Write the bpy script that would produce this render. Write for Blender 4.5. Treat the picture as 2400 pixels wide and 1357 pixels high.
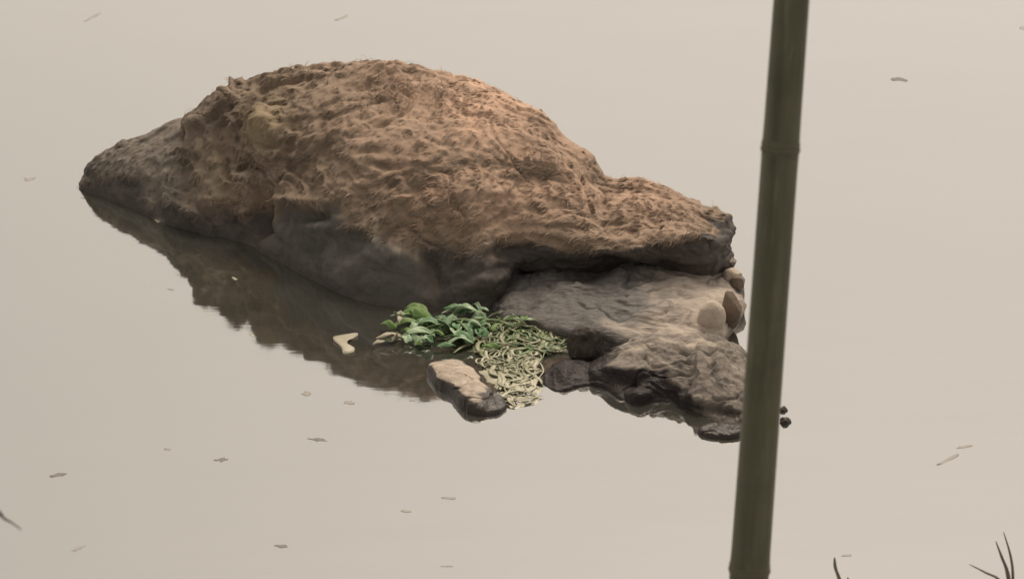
import bpy, bmesh, math, random
import numpy as np
from mathutils import Vector, Matrix

for o in list(bpy.data.objects):
    bpy.data.objects.remove(o)
S = bpy.context.scene
COL = S.collection
rad = math.radians

# ------------------------------------------------------------------ camera
PITCH = rad(20.0)
DIST = 6.0
YC, H = DIST * math.cos(PITCH), DIST * math.sin(PITCH)      # camera stands at (0, -YC, H)
FPX = 6000.0                                                # focal length in photo pixels (2400 wide)
cam_d = bpy.data.cameras.new("camera")
cam_d.sensor_width = 36.0
cam_d.lens = 36.0 * FPX / 2400.0
cam_d.clip_start = 0.05
cam_d.clip_end = 2000.0
cam_d.dof.use_dof = True
cam_d.dof.focus_distance = 5.75
cam_d.dof.aperture_fstop = 9.0
cam = bpy.data.objects.new("camera", cam_d)
cam.location = (0, -YC, H)
cam.rotation_euler = (rad(90) - PITCH, 0, 0)
COL.objects.link(cam)
S.camera = cam

# ------------------------------------------------------------------ light
SUN_EL, SUN_AZ = rad(57), rad(14)        # azimuth measured from +Y (away from the camera) towards +X
w = bpy.data.worlds.new("World")
S.world = w
w.use_nodes = True
nt = w.node_tree
nt.nodes.clear()
sky = nt.nodes.new("ShaderNodeTexSky")
sky.sky_type = 'NISHITA'
sky.sun_disc = False
sky.sun_elevation = SUN_EL
sky.sun_rotation = SUN_AZ
sky.air_density = 1.0
sky.dust_density = 4.0
sky.ozone_density = 1.0
hs = nt.nodes.new("ShaderNodeHueSaturation")
hs.inputs['Saturation'].default_value = 0.10
tint = nt.nodes.new("ShaderNodeMix")
tint.data_type = 'RGBA'
tint.blend_type = 'MULTIPLY'
tint.inputs[0].default_value = 1.0
tint.inputs[7].default_value = (1.0, 0.905, 0.785, 1)       # warm, milky overcast
bg = nt.nodes.new("ShaderNodeBackground")
bg.inputs[1].default_value = 0.15
wo = nt.nodes.new("ShaderNodeOutputWorld")
nt.links.new(sky.outputs[0], hs.inputs['Color'])
nt.links.new(hs.outputs[0], tint.inputs[6])
nt.links.new(tint.outputs[2], bg.inputs[0])
nt.links.new(bg.outputs[0], wo.inputs[0])

sun_d = bpy.data.lights.new("sun", 'SUN')
sun_d.energy = 1.4
sun_d.angle = rad(18)
sun_d.color = (1.0, 0.86, 0.70)
sun = bpy.data.objects.new("sun", sun_d)
sdir = Vector((math.sin(SUN_AZ) * math.cos(SUN_EL), math.cos(SUN_AZ) * math.cos(SUN_EL), math.sin(SUN_EL)))
sun.rotation_euler = sdir.to_track_quat('Z', 'Y').to_euler()
sun.location = (3, 4, 6)
COL.objects.link(sun)

S.view_settings.view_transform = 'Standard'
S.view_settings.look = 'None'
S.view_settings.exposure = 0.24
S.view_settings.gamma = 1.0

# ------------------------------------------------------------------ layout helpers
def ang(v):
    return PITCH + np.arctan((np.asarray(v, float) - 678.5) / FPX)
def z_at(v, y):                                   # height seen at photo row v when standing at depth y
    return H - (np.asarray(y, float) + YC) * np.tan(ang(v))
def y_ground(v, z=0.0):                           # depth of a point of height z seen at row v
    return (H - z) / np.tan(ang(v)) - YC
def fwd(y, z):
    return (np.asarray(y, float) + YC) * math.cos(PITCH) + (H - np.asarray(z, float)) * math.sin(PITCH)
def x_at(u, y, z):
    return (np.asarray(u, float) - 1200.0) / FPX * fwd(y, z)
def v_of(y, z):
    return 678.5 + FPX * np.tan(np.arctan2(H - z, y + YC) - PITCH)
def gp(u, v, z=0.0):                              # photo pixel -> point at height z
    y = float(y_ground(v, z))
    return Vector((float(x_at(u, y, z)), y, z))

# ------------------------------------------------------------------ numpy gradient noise
_rng = np.random.RandomState(7)
_perm = _rng.permutation(256)
_perm = np.concatenate([_perm, _perm, _perm])
_g = _rng.normal(size=(256, 3))
_g /= np.linalg.norm(_g, axis=1)[:, None]
def perlin(p):
    p = np.asarray(p, float)
    i = np.floor(p).astype(int)
    f = p - i
    i &= 255
    t = f * f * f * (f * (f * 6 - 15) + 10)
    r = 0
    for dx in (0, 1):
        for dy in (0, 1):
            for dz in (0, 1):
                h = _perm[_perm[_perm[i[..., 0] + dx] + i[..., 1] + dy] + i[..., 2] + dz]
                g = _g[h & 255]
                d = g[..., 0] * (f[..., 0] - dx) + g[..., 1] * (f[..., 1] - dy) + g[..., 2] * (f[..., 2] - dz)
                r = r + d * (t[..., 0] if dx else 1 - t[..., 0]) * (t[..., 1] if dy else 1 - t[..., 1]) * (t[..., 2] if dz else 1 - t[..., 2])
    return r * 1.6
def fbm(p, octs=4, gain=0.5):
    r, a = 0, 1.0
    p = np.asarray(p, float)
    for k in range(octs):
        r = r + a * perlin(p * 2.0 ** k + 17.3 * k)
        a *= gain
    return r
def smooth(x, a, b):
    t = np.clip((x - a) / (b - a), 0, 1)
    return t * t * (3 - 2 * t)
def terrace(n, steps, hard=0.25):                 # flaky ledges: flat treads, steep risers
    s = n * steps
    f = np.floor(s)
    return (f + smooth(s - f, 0.5 - hard / 2, 0.5 + hard / 2)) / steps

# ------------------------------------------------------------------ object helpers
def link(name, me, mat=None, parent=None):
    o = bpy.data.objects.new(name, me)
    COL.objects.link(o)
    if mat:
        me.materials.append(mat)
    if parent:
        o.parent = parent
    return o
def tag(o, label=None, cat=None, group=None, kind=None):
    for k, val in (("label", label), ("category", cat), ("group", group), ("kind", kind)):
        if val:
            o[k] = val
    return o
def empty(name, loc, label, cat, group=None):
    o = bpy.data.objects.new(name, None)
    o.empty_display_size = 0.05
    o.location = loc
    COL.objects.link(o)
    return tag(o, label, cat, group)
def place(o, root):                               # parent while keeping world coordinates of the mesh
    o.parent = root
    o.location = -root.location
    return o
def mesh_grid(name, V, close_v=False, attrs=None):
    """V: (n, m, 3) grid of points -> smooth quad mesh; m direction closed if close_v"""
    n, m, _ = V.shape
    idx = np.arange(n * m).reshape(n, m)
    j2 = np.roll(idx, -1, axis=1) if close_v else idx[:, 1:]
    j1 = idx if close_v else idx[:, :-1]
    F = np.stack([j1[:-1], j2[:-1], j2[1:], j1[1:]], axis=-1).reshape(-1, 4)
    me = bpy.data.meshes.new(name)
    me.from_pydata(V.reshape(-1, 3).tolist(), [], F.tolist())
    for k, a in (attrs or {}).items():
        at = me.attributes.new(k, 'FLOAT', 'POINT')
        at.data.foreach_set('value', np.ascontiguousarray(a.reshape(-1), dtype=np.float32))
    me.polygons.foreach_set('use_smooth', [True] * len(me.polygons))
    bm = bmesh.new(); bm.from_mesh(me)
    bmesh.ops.recalc_face_normals(bm, faces=bm.faces)
    bm.to_mesh(me); bm.free()
    me.update()
    return me
def grid_normals(V, closed):
    du = np.gradient(V, axis=0)
    if closed:
        dv = (np.roll(V, -1, axis=1) - np.roll(V, 1, axis=1)) / 2
    else:
        dv = np.gradient(V, axis=1)
    n = np.cross(du, dv)
    return n / (np.linalg.norm(n, axis=2)[..., None] + 1e-12)
def catmull(P, n, closed=False):
    """P (..., k, d) -> (..., n, d) through all points"""
    P = np.asarray(P, float)
    k = P.shape[-2]
    t = np.linspace(0, k if closed else k - 1, n, endpoint=not closed)
    i = np.clip(np.floor(t).astype(int), 0, (k - 1) if closed else (k - 2))
    f = (t - i)[:, None]
    def at(j):
        j = j % k if closed else np.clip(j, 0, k - 1)
        return P[..., j, :]
    p0, p1, p2, p3 = at(i - 1), at(i), at(i + 1), at(i + 2)
    return 0.5 * (2 * p1 + (p2 - p0) * f + (2 * p0 - 5 * p1 + 4 * p2 - p3) * f ** 2 + (3 * p1 - p0 - 3 * p2 + p3) * f ** 3)

# ------------------------------------------------------------------ materials
class NT:
    def __init__(self, name):
        self.m = bpy.data.materials.new(name)
        self.m.use_nodes = True
        self.t = self.m.node_tree
        self.t.nodes.clear()
        self.out = self.t.nodes.new("ShaderNodeOutputMaterial")
    def n(self, kind, **kw):
        nd = self.t.nodes.new("ShaderNode" + kind)
        for k, val in kw.items():
            if k.startswith('i_'):
                nd.inputs[k[2:].replace('_', ' ')].default_value = val
            else:
                setattr(nd, k, val)
        return nd
    def l(self, a, b):
        self.t.links.new(a, b)
    def noise(self, scale, detail=5, rough=0.55, dist=0.0, vec=None):
        nd = self.n("TexNoise")
        nd.inputs['Scale'].default_value = scale
        nd.inputs['Detail'].default_value = detail
        nd.inputs['Roughness'].default_value = rough
        nd.inputs['Distortion'].default_value = dist
        if vec:
            self.l(vec, nd.inputs['Vector'])
        return nd.outputs['Fac']
    def ramp(self, fac, stops):
        nd = self.n("ValToRGB")
        e = nd.color_ramp.elements
        while len(e) < len(stops):
            e.new(0.5)
        for k, (p, c) in enumerate(stops):
            e[k].position = p
            e[k].color = (*c, 1) if not isinstance(c, float) else (c, c, c, 1)
        self.l(fac, nd.inputs[0])
        return nd.outputs[0]
    def mix(self, fac, a, b, mode='MIX'):
        nd = self.n("Mix", data_type='RGBA', blend_type=mode)
        for s, val in ((nd.inputs[0], fac), (nd.inputs[6], a), (nd.inputs[7], b)):
            if isinstance(val, (int, float)):
                s.default_value = val
            elif isinstance(val, tuple):
                s.default_value = (*val, 1)
            else:
                self.l(val, s)
        return nd.outputs[2]
    def math(self, op, a, b=0.0, c=0.0, clamp=False):
        nd = self.n("Math", operation=op, use_clamp=clamp)
        for s, val in zip(nd.inputs, (a, b, c)):
            if isinstance(val, (int, float)):
                s.default_value = val
            else:
                self.l(val, s)
        return nd.outputs[0]
    def attr(self, name):
        return self.n("Attribute", attribute_name=name).outputs['Fac']
    def coords(self, scale=(1, 1, 1), kind='Object'):
        tc = self.n("TexCoord")
        mp = self.n("Mapping")
        mp.inputs['Scale'].default_value = scale
        self.l(tc.outputs[kind], mp.inputs['Vector'])
        return mp.outputs[0]
    def finish(self, color, rough=0.9, bump=None, bump_s=0.4, bump_d=0.01, spec=0.3):
        b = self.n("BsdfPrincipled")
        for s, val in ((b.inputs['Base Color'], color), (b.inputs['Roughness'], rough), (b.inputs['Specular IOR Level'], spec)):
            if isinstance(val, (int, float)):
                s.default_value = val
            elif isinstance(val, tuple):
                s.default_value = (*val, 1)
            else:
                self.l(val, s)
        if bump is not None:
            bp = self.n("Bump")
            bp.inputs['Strength'].default_value = bump_s
            bp.inputs['Distance'].default_value = bump_d
            self.l(bump, bp.inputs['Height'])
            self.l(bp.outputs[0], b.inputs['Normal'])
        self.l(b.outputs[0], self.out.inputs['Surface'])
        return self.m

def mat_rock(name, dry, dry2, wet_shade_c, streak=(1, 1, 1), scale=14.0, wet_bias=0.0, bump_s=0.5, wet_rough=0.35, spec=0.3, dark=(0.05, 0.035, 0.025)):
    """dry stone/mud, darker where 'wet' is high (ragged tide mark, plus painted shade under the overhang and in the hollow), dust where 'dust' is high"""
    t = NT(name)
    co = t.coords(streak)
    n1 = t.noise(scale, 6, 0.6, 0.6, co)
    n2 = t.noise(scale * 4.3, 5, 0.65, 0.3, co)
    n3 = t.noise(scale * 0.35, 3, 0.5, 0.2, co)
    col = t.mix(t.ramp(n1, [(0.36, 0.0), (0.64, 1.0)]), dry, dry2)
    col = t.mix(t.math('MULTIPLY', t.attr('dust'), t.ramp(n3, [(0.3, 0.45), (0.6, 1.0)])), col, (0.56, 0.372, 0.266))  # tan upper tone, with the light from above put into the colour
    col = t.mix(t.attr('ochre'), col, t.mix(n1, (0.20, 0.155, 0.088), (0.31, 0.245, 0.15)))
    col = t.mix(t.math('MULTIPLY', t.ramp(t.noise(scale * 0.8, 4, 0.6, 0.8, t.coords((0.8, 1, 1.3))), [(0.54, 0.0), (0.66, 1.0)]), 0.45), col, tuple(c * 0.42 for c in dry))
    col = t.mix(t.math('MULTIPLY', t.attr('grey'), 0.75), col, t.mix(n1, (0.125, 0.112, 0.096), (0.21, 0.187, 0.162)))
    col = t.mix(t.attr('slate'), col, t.mix(t.ramp(n1, [(0.35, 0.0), (0.65, 1.0)]), (0.060, 0.057, 0.052), (0.120, 0.112, 0.102)))
    pits = t.ramp(n2, [(0.30, 1.0), (0.40, 0.0)])
    col = t.mix(t.math('MULTIPLY', pits, 0.55), col, dark)
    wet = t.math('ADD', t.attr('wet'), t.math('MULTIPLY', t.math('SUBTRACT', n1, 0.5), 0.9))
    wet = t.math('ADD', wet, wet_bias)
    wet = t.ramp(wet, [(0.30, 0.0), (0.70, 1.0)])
    wcol = t.mix(t.ramp(n2, [(0.35, 0.0), (0.65, 1.0)]), wet_shade_c, tuple(c * 1.5 for c in wet_shade_c))
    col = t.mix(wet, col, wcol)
    col = t.mix(t.attr('pale'), col, (0.50, 0.42, 0.34))
    rough = t.math('SUBTRACT', 0.92, t.math('MULTIPLY', wet, 0.92 - wet_rough))
    h = t.math('ADD', n1, t.math('MULTIPLY', n2, 0.5))
    return t.finish(col, rough, h, bump_s, 0.012, spec)

M = {}
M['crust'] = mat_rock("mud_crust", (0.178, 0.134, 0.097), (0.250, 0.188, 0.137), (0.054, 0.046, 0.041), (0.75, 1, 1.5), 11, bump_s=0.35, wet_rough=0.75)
M['spur'] = mat_rock("spur_rock", (0.120, 0.098, 0.080), (0.175, 0.140, 0.112), (0.040, 0.033, 0.032), (0.7, 1, 1.3), 12, wet_rough=0.45)
M['grey'] = mat_rock("grey_mud", (0.115, 0.098, 0.082), (0.170, 0.145, 0.122), (0.044, 0.041, 0.038), (0.7, 1, 1.2), 12, wet_rough=0.45)
M['shelf'] = mat_rock("shelf_rock", (0.30, 0.255, 0.218), (0.42, 0.358, 0.305), (0.090, 0.082, 0.076), (0.6, 1.4, 2.2), 20, bump_s=0.8, wet_rough=0.6)
M['lowrock'] = mat_rock("low_wet_rock", (0.155, 0.135, 0.117), (0.30, 0.257, 0.218), (0.022, 0.017, 0.016), (0.8, 1, 1.2), 20, bump_s=0.8, wet_rough=0.42, spec=0.2)
M['pale'] = mat_rock("pale_stone", (0.36, 0.30, 0.24), (0.50, 0.42, 0.34), (0.030, 0.024, 0.020), (1, 1, 1), 22, wet_rough=0.3)
M['dark'] = mat_rock("dark_stone", (0.055, 0.040, 0.030), (0.085, 0.062, 0.045), (0.028, 0.022, 0.018), (1, 1, 1), 22, wet_rough=0.3)

def mat_leaf(name, a, b, scale=18, rough=0.6, trans=0.15):
    t = NT(name)
    n = t.noise(scale, 3, 0.5, 0.2, t.coords((1, 1, 1)))
    col = t.mix(t.ramp(n, [(0.35, 0.0), (0.65, 1.0)]), a, b)
    t.finish(col, rough, n, 0.2, 0.004, 0.5)
    if trans:
        p = [x for x in t.t.nodes if x.type == 'BSDF_PRINCIPLED'][0]
        tr = t.n("BsdfTranslucent")
        t.l(col, tr.inputs['Color'])
        ms = t.n("MixShader")
        ms.inputs[0].default_value = trans
        t.l(p.outputs[0], ms.inputs[1]); t.l(tr.outputs[0], ms.inputs[2])
        t.l(ms.outputs[0], t.out.inputs['Surface'])
    return t.m
M['leaf_green'] = mat_leaf("leaf_green", (0.11, 0.20, 0.05), (0.20, 0.30, 0.09))
M['leaf_pale'] = mat_leaf("leaf_pale", (0.28, 0.40, 0.23), (0.42, 0.52, 0.36), rough=0.5)
M['leaf_teal'] = mat_leaf("leaf_teal", (0.10, 0.21, 0.09), (0.18, 0.31, 0.15), rough=0.5)
M['leaf_dry'] = mat_leaf("leaf_dry", (0.36, 0.32, 0.23), (0.48, 0.43, 0.33), rough=0.5)
M['strand'] = mat_leaf("weed_strand", (0.12, 0.135, 0.055), (0.32, 0.31, 0.19), 28, 0.45, 0.1)
M['strand_pale'] = mat_leaf("weed_strand_pale", (0.32, 0.31, 0.20), (0.48, 0.455, 0.335), 26, 0.5, 0.1)
M['strand_green'] = mat_leaf("weed_strand_green", (0.06, 0.11, 0.03), (0.20, 0.26, 0.12), 28, 0.45, 0.1)
M['blade'] = mat_leaf("grass_blade", (0.16, 0.14, 0.11), (0.24, 0.21, 0.165), 14, 0.7, 0.15)
M['bit'] = mat_leaf("leaf_bit", (0.15, 0.137, 0.118), (0.20, 0.183, 0.158), 20, 0.8, 0.0)
M['bit_soaked'] = mat_leaf("leaf_bit_soaked", (0.235, 0.216, 0.19), (0.275, 0.253, 0.222), 20, 0.6, 0.0)
M['twig'] = mat_leaf("twig_bark", (0.07, 0.058, 0.045), (0.12, 0.10, 0.08), 30, 0.8, 0.0)

# ------------------------------------------------------------------ water
def build_water():
    t = NT("muddy_water")
    co = t.coords((1, 1, 1))
    n = t.noise(0.9, 3, 0.5, 0.4, co)
    mud = t.mix(t.ramp(n, [(0.35, 0.0), (0.65, 1.0)]), (0.040, 0.040, 0.033), (0.047, 0.046, 0.038))
    r1 = t.noise(2.2, 2, 0.5, 0.3, t.coords((0.6, 1.4, 1)))
    r2 = t.noise(34.0, 2, 0.5, 0.5, t.coords((0.5, 1.3, 1)))
    h = t.math('ADD', r1, t.math('MULTIPLY', r2, 0.05))
    bp = t.n("Bump")
    bp.inputs['Strength'].default_value = 0.09
    bp.inputs['Distance'].default_value = 0.02
    t.l(h, bp.inputs['Height'])
    di = t.n("BsdfDiffuse")
    t.l(mud, di.inputs['Color'])
    gl = t.n("BsdfGlossy")
    gl.inputs['Roughness'].default_value = 0.045
    gl.inputs['Color'].default_value = (0.96, 0.95, 0.94, 1)
    t.l(bp.outputs[0], gl.inputs['Normal'])
    lw = t.n("Fresnel")
    lw.inputs['IOR'].default_value = 1.33
    fac = t.math('ADD', 0.335, t.math('MULTIPLY', lw.outputs[0], 0.72))
    ms = t.n("MixShader")
    t.l(fac, ms.inputs[0]); t.l(di.outputs[0], ms.inputs[1]); t.l(gl.outputs[0], ms.inputs[2])
    t.l(ms.outputs[0], t.out.inputs['Surface'])
    R = 400.0
    me = bpy.data.meshes.new("water")
    me.from_pydata([(-R, -R, 0), (R, -R, 0), (R, R, 0), (-R, R, 0)], [], [(0, 1, 2, 3)])
    tag(link("water", me, t.m), "still pale beige muddy water", None, None, "structure")
build_water()

# ------------------------------------------------------------------ the big mound
def dents(U, V, lst):
    d = np.zeros_like(U)
    for (u, v, su, sv, a) in lst:
        d += a * np.exp(-((U - u) / su) ** 2 - ((V - v) / sv) ** 2)
    return d

def loft(K, NU, NV, half=22, taper=22, back=0.75):
    """body grown from cross-sections.  K rows: u, top row, ridge foot row, waterline row [, brow row, brow depth, recess depth]"""
    us, secs, vt = [], [], []
    for k in K:
        u, vtop, vr, v5 = k[:4]
        yt = float(y_ground(vr)); zt = float(z_at(vtop, yt))
        if len(k) == 4:
            y5 = float(y_ground(v5)); z5 = 0.0
            y4 = y5 + 0.16 * (yt - y5); z4 = 0.42 * zt
            y6, z6 = y5 - 0.01, -0.08
        else:
            y4 = k[5]; z4 = float(z_at(k[4], y4))
            y5 = k[6]; z5 = float(z_at(v5, y5))
            y6, z6 = y5 + 0.10, -0.08
        yb = yt + back * max(0.03, yt - y4)
        P = [(yb, -0.08), (yb - 0.01, 0.18 * zt), (yt + 0.75 * (yb - yt), 0.62 * zt), (yt + 0.3 * (yb - yt), 0.93 * zt), (yt, zt),
             (yt + 0.42 * (y4 - yt), z4 + (zt - z4) * 0.84), (yt + 0.78 * (y4 - yt), z4 + (zt - z4) * 0.47), (y4, z4), (y5, z5), (y6, z6)]
        us.append(u); secs.append(P); vt.append(vtop)
    us = np.array(us, float); secs = np.array(secs); vt = np.array(vt, float)
    U = np.linspace(us[0], us[-1], NU)
    D = np.empty((NU,) + secs.shape[1:])
    for a in range(secs.shape[1]):
        for b in range(2):
            D[:, a, b] = np.interp(U, us, secs[:, a, b])
    n = 2 * half + 1
    ker = np.exp(-np.linspace(-2, 2, n) ** 2); ker /= ker.sum()
    Dp = np.pad(D, ((half, half), (0, 0), (0, 0)), mode='edge')
    Ds = np.stack([sum(ker[q] * Dp[q:q + NU, a] for q in range(n)) for a in range(D.shape[1])], axis=1)
    vtop = np.interp(U, us, vt)
    C = catmull(Ds, NV)
    for it in range(4):                                             # hold the skyline
        vm = v_of(C[..., 0], C[..., 1])
        j = vm.argmin(axis=1)
        q = np.arange(NU)
        want = z_at(vtop, C[q, j, 0])
        kf = np.clip(want / np.maximum(C[q, j, 1], 1e-3), 0.5, 1.6)
        C[..., 1] = np.where(C[..., 1] > 0, C[..., 1] * kf[:, None], C[..., 1])
    Y, Z = C[..., 0].copy(), C[..., 1].copy()
    for e, side in ((0, 0), (NU - 1, 1)):                           # rounded closed ends
        m = np.abs(np.arange(NU) - e) / taper
        k = np.sqrt(np.clip(1 - (1 - np.clip(m, 0, 1)) ** 2, 0, 1))[:, None]
        Y = Y.mean(axis=1)[:, None] * (1 - k) + Y * k
        zc = np.clip(Z.mean(axis=1), 0.0, None)[:, None]
        Z = zc * (1 - k) + Z * k
    UU = np.repeat(U[:, None], NV, axis=1)
    V = np.stack([x_at(UU, Y, Z), Y, Z], axis=-1)
    N = grid_normals(V, False)
    if N[NU // 2, :, 2][Z[NU // 2] > 0.6 * Z[NU // 2].max()].mean() < 0:
        N = -N
    return V, N, UU, v_of(Y, Z), U

def fibres(name, mat, root, V, N, A, count, seed, flow, keep, lmin, lmax, width, lift=0.22):
    """matted fibres lying over a body: each a thin tapering sliver following the surface"""
    rg = np.random.RandomState(seed)
    n, m, _ = V.shape
    VS, FS, AT = [], [], {q: [] for q in A}
    tries = 0
    while len(FS) < 3 * count and tries < count * 12:
        tries += 1
        i, j = rg.randint(1, n - 1), rg.randint(1, m - 1)
        if not keep(i, j, rg):
            continue
        p, nn = V[i, j], N[i, j]
        d = flow(i, j, rg)
        d = d - nn * d.dot(nn)
        ln = np.linalg.norm(d)
        if ln < 1e-6:
            continue
        d = d / ln
        side = np.cross(nn, d)
        L = rg.uniform(lmin, lmax); w = width * rg.uniform(0.6, 1.4)
        bend = rg.uniform(-0.5, 0.5)
        b = len(VS)
        for q, t in enumerate((0.0, 0.35, 0.7, 1.0)):
            c = p - nn * 0.0015 + d * L * t + side * bend * L * t * t + nn * L * lift * (t - 0.85 * t * t) * rg.uniform(0.6, 1.2)
            ww = w * (1.0, 0.95, 0.65, 0.1)[q]
            VS.append((c - side * ww).tolist()); VS.append((c + side * ww + nn * 0.0006).tolist())
        for q in range(3):
            FS.append((b + 2 * q, b + 2 * q + 1, b + 2 * q + 3, b + 2 * q + 2))
        for q in A:
            AT[q].extend([float(np.clip(A[q][i, j] + rg.normal(0, 0.14), 0, 1))] * 8)
    me = bpy.data.meshes.new(name)
    me.from_pydata(VS, [], FS)
    for q in A:
        at = me.attributes.new(q, 'FLOAT', 'POINT')
        at.data.foreach_set('value', np.array(AT[q], dtype=np.float32))
    o = link(name, me, mat, root)
    o['kind'] = "stuff"
    return o

def build_mound():
    c = gp(900, 560)
    root = empty("mud_mound", (c.x, c.y, 0), "huge rounded brown mud-caked mound with a blunt dark left end, rising from the pale water", "mound")
    K = [(184, 404, 434, 448), (196, 384, 434, 452), (240, 358, 436, 464), (290, 335, 440, 482), (352, 310, 444, 508), (390, 290, 448, 526), (432, 268, 452, 538), (448, 248, 453, 542), (480, 219, 456, 548), (540, 191, 467, 560),
         (620, 179, 478, 594), (700, 164, 490, 640),
         (800, 150, 505, 690), (870, 145, 515, 714), (940, 143, 525, 724), (1000, 153, 534, 728), (1080, 175, 546, 730), (1130, 188, 553, 728),
         (1170, 204, 558, 715), (1220, 230, 566, 652, 576, -0.02, 0.06), (1280, 274, 574, 655, 580, -0.045, 0.05), (1340, 325, 582, 657, 584, -0.055, 0.04),
         (1368, 354, 588, 657, 588, -0.06, 0.035), (1390, 384, 592, 656, 592, -0.06, 0.03), (1415, 412, 596, 655, 588, -0.065, 0.03),
         (1450, 420, 600, 654, 588, -0.07, 0.025), (1500, 421, 604, 653, 580, -0.07, 0.02), (1560, 440, 612, 655, 566, -0.08, 0.0),
         (1620, 470, 622, 658, 552, -0.085, -0.03), (1660, 498, 630, 655, 552, -0.075, -0.04), (1690, 516, 638, 640, 556, -0.04, -0.03), (1710, 535, 642, 622, 565, -0.01, -0.01), (1716, 552, 645, 605, 580, 0.01, 0.01)]
    V, N, UU, VV, U = loft(K, 760, 330)
    Y, Z = V[..., 1], V[..., 2].copy()
    above = smooth(Z, -0.02, 0.05)
    left = 1 - smooth(UU, 560, 860)
    right = smooth(UU, 900, 1250)
    mid = 1 - left - right
    tip = 1 - smooth(UU, 400, 450)                                  # the smoother blunt end
    # smooth damp flank above the waterline, between the rough left side and the fold on the right
    flank_line = np.interp(U, [560, 640, 720, 800, 900, 1000, 1060], [600, 505, 485, 500, 545, 610, 700])[:, None]
    P = V * np.array([1, 1, 1])
    wob = fbm(P * 9 + 70, 3)
    flank = smooth(VV + 22 * wob, flank_line - 8, flank_line + 26) * smooth(UU, 575, 650) * smooth(-UU, -1080, -960)
    warp = np.stack([perlin(P * 5 + 3), perlin(P * 5 + 31), perlin(P * 5 + 57)], axis=-1) * 0.06
    Pw = P + warp
    big = fbm(P * 3.2, 3) * 0.012
    clods = (terrace(fbm(Pw * np.array([6, 7, 8.5]), 2), 1.7, 0.26) * 0.036 + fbm(P * 13 + 2, 3) * 0.012)
    plates = (terrace(fbm(Pw * np.array([5.5, 8, 11]) + 5, 2), 1.8, 0.30) * 0.020 + fbm(P * 12 + 8, 4) * 0.010)
    flakes = (terrace(fbm((P + 0.4 * warp) * np.array([5, 9, 19]) + 9, 2), 2.2, 0.30) * 0.014 + fbm(P * np.array([8, 12, 22]) + 4, 4) * 0.007)
    fine = fbm(P * 38, 3) * 0.0030
    rough = 0.98 * (1 - 0.70 * flank) * (1 - 0.78 * tip)
    d = big * (1 - 0.5 * tip) + rough * (left * clods + mid * (0.75 * plates + 0.35 * clods) + right * flakes) + fine * (1 - 0.5 * flank)
    d += flank * (0.006 * fbm(P * 16 + 11, 4) + 0.010 * terrace(fbm(P * np.array([9, 9, 7]) + 44, 3), 1.6, 0.5))
    d += dents(UU, VV, [
        (618, 500, 22, 48, -0.065), (742, 508, 40, 14, -0.034), (700, 472, 55, 12, 0.022), (655, 510, 12, 30, 0.022), (780, 540, 60, 22, 0.018), (840, 620, 90, 50, 0.012), (700, 575, 60, 20, -0.010),
        (470, 300, 30, 16, 0.018), (612, 285, 60, 40, 0.022), (640, 345, 55, 12, -0.018),
        (905, 395, 40, 10, -0.014), (860, 345, 70, 14, 0.010), (560, 410, 40, 20, 0.016), (690, 415, 45, 16, 0.014),
        (500, 470, 40, 26, 0.020), (540, 515, 18, 22, -0.018), (436, 330, 12, 46, -0.012), (372, 470, 10, 60, -0.014), (412, 420, 26, 70, 0.014), (445, 505, 40, 26, 0.014),
        (300, 430, 60, 14, -0.007), (206, 412, 9, 10, -0.012),
        (1060, 600, 40, 60, -0.018), (1130, 660, 40, 40, 0.020), (1010, 640, 24, 44, -0.030), (1180, 590, 60, 16, -0.014),
        (1430, 420, 40, 14, -0.010), (1500, 470, 60, 22, 0.012), (1400, 560, 70, 20, 0.012), (1550, 545, 50, 12, 0.010),
        (1640, 610, 40, 40, 0.014), (1560, 620, 50, 18, -0.020), (1440, 625, 40, 20, -0.018), (820, 440, 60, 24, 0.016), (1100, 455, 120, 18, 0.008),
        (1690, 520, 10, 14, 0.012), (1706, 548, 10, 14, 0.014), (1668, 500, 12, 8, 0.010), (1684, 545, 8, 16, -0.010)]) * above
    crease = (1 - smooth(np.abs(perlin(Pw * np.array([7, 8, 11]) + 21)), 0.0, 0.10)) * smooth(perlin(P * 4 + 66), -0.15, 0.25)
    d -= 0.010 * crease * (left + 0.8 * mid + 0.45 * right) * (1 - flank) * (1 - tip) * above
    pits = smooth(perlin(P * 26 + 40), 0.55, 0.70) * smooth(Z, 0.12, 0.3)
    d -= pits * 0.006
    # a tuft breaking the skyline on the left shoulder
    d += 0.03 * np.exp(-((UU - 543) / 5) ** 2) * smooth(-VV, -215, -180)
    d *= (0.25 + 0.75 * above)
    V = V + N * d[..., None]
    N = grid_normals(V, False) * np.sign((grid_normals(V, False) * N).sum(axis=2))[..., None]
    vn = v_of(V[..., 1], V[..., 2])
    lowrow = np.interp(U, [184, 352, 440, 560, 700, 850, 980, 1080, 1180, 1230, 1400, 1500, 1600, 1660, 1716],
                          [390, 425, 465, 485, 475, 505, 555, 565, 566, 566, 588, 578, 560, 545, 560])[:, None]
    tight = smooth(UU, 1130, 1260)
    wet = smooth(vn + (40 - 22 * tight) * wob, lowrow - 50 + 38 * tight, lowrow + 95 - 83 * tight)  # damp towards the waterline; on the right, overhang shade painted into the colour
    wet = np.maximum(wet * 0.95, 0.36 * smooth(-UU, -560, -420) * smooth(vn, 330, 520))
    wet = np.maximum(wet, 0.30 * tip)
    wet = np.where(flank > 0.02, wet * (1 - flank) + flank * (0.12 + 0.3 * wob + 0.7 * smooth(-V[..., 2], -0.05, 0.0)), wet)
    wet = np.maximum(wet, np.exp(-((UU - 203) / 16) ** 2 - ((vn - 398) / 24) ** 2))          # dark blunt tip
    wet = np.maximum(wet, 0.9 * np.exp(-((UU - 618) / 22) ** 2 - ((vn - 500) / 46) ** 2))    # shade painted into the hollow
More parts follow.
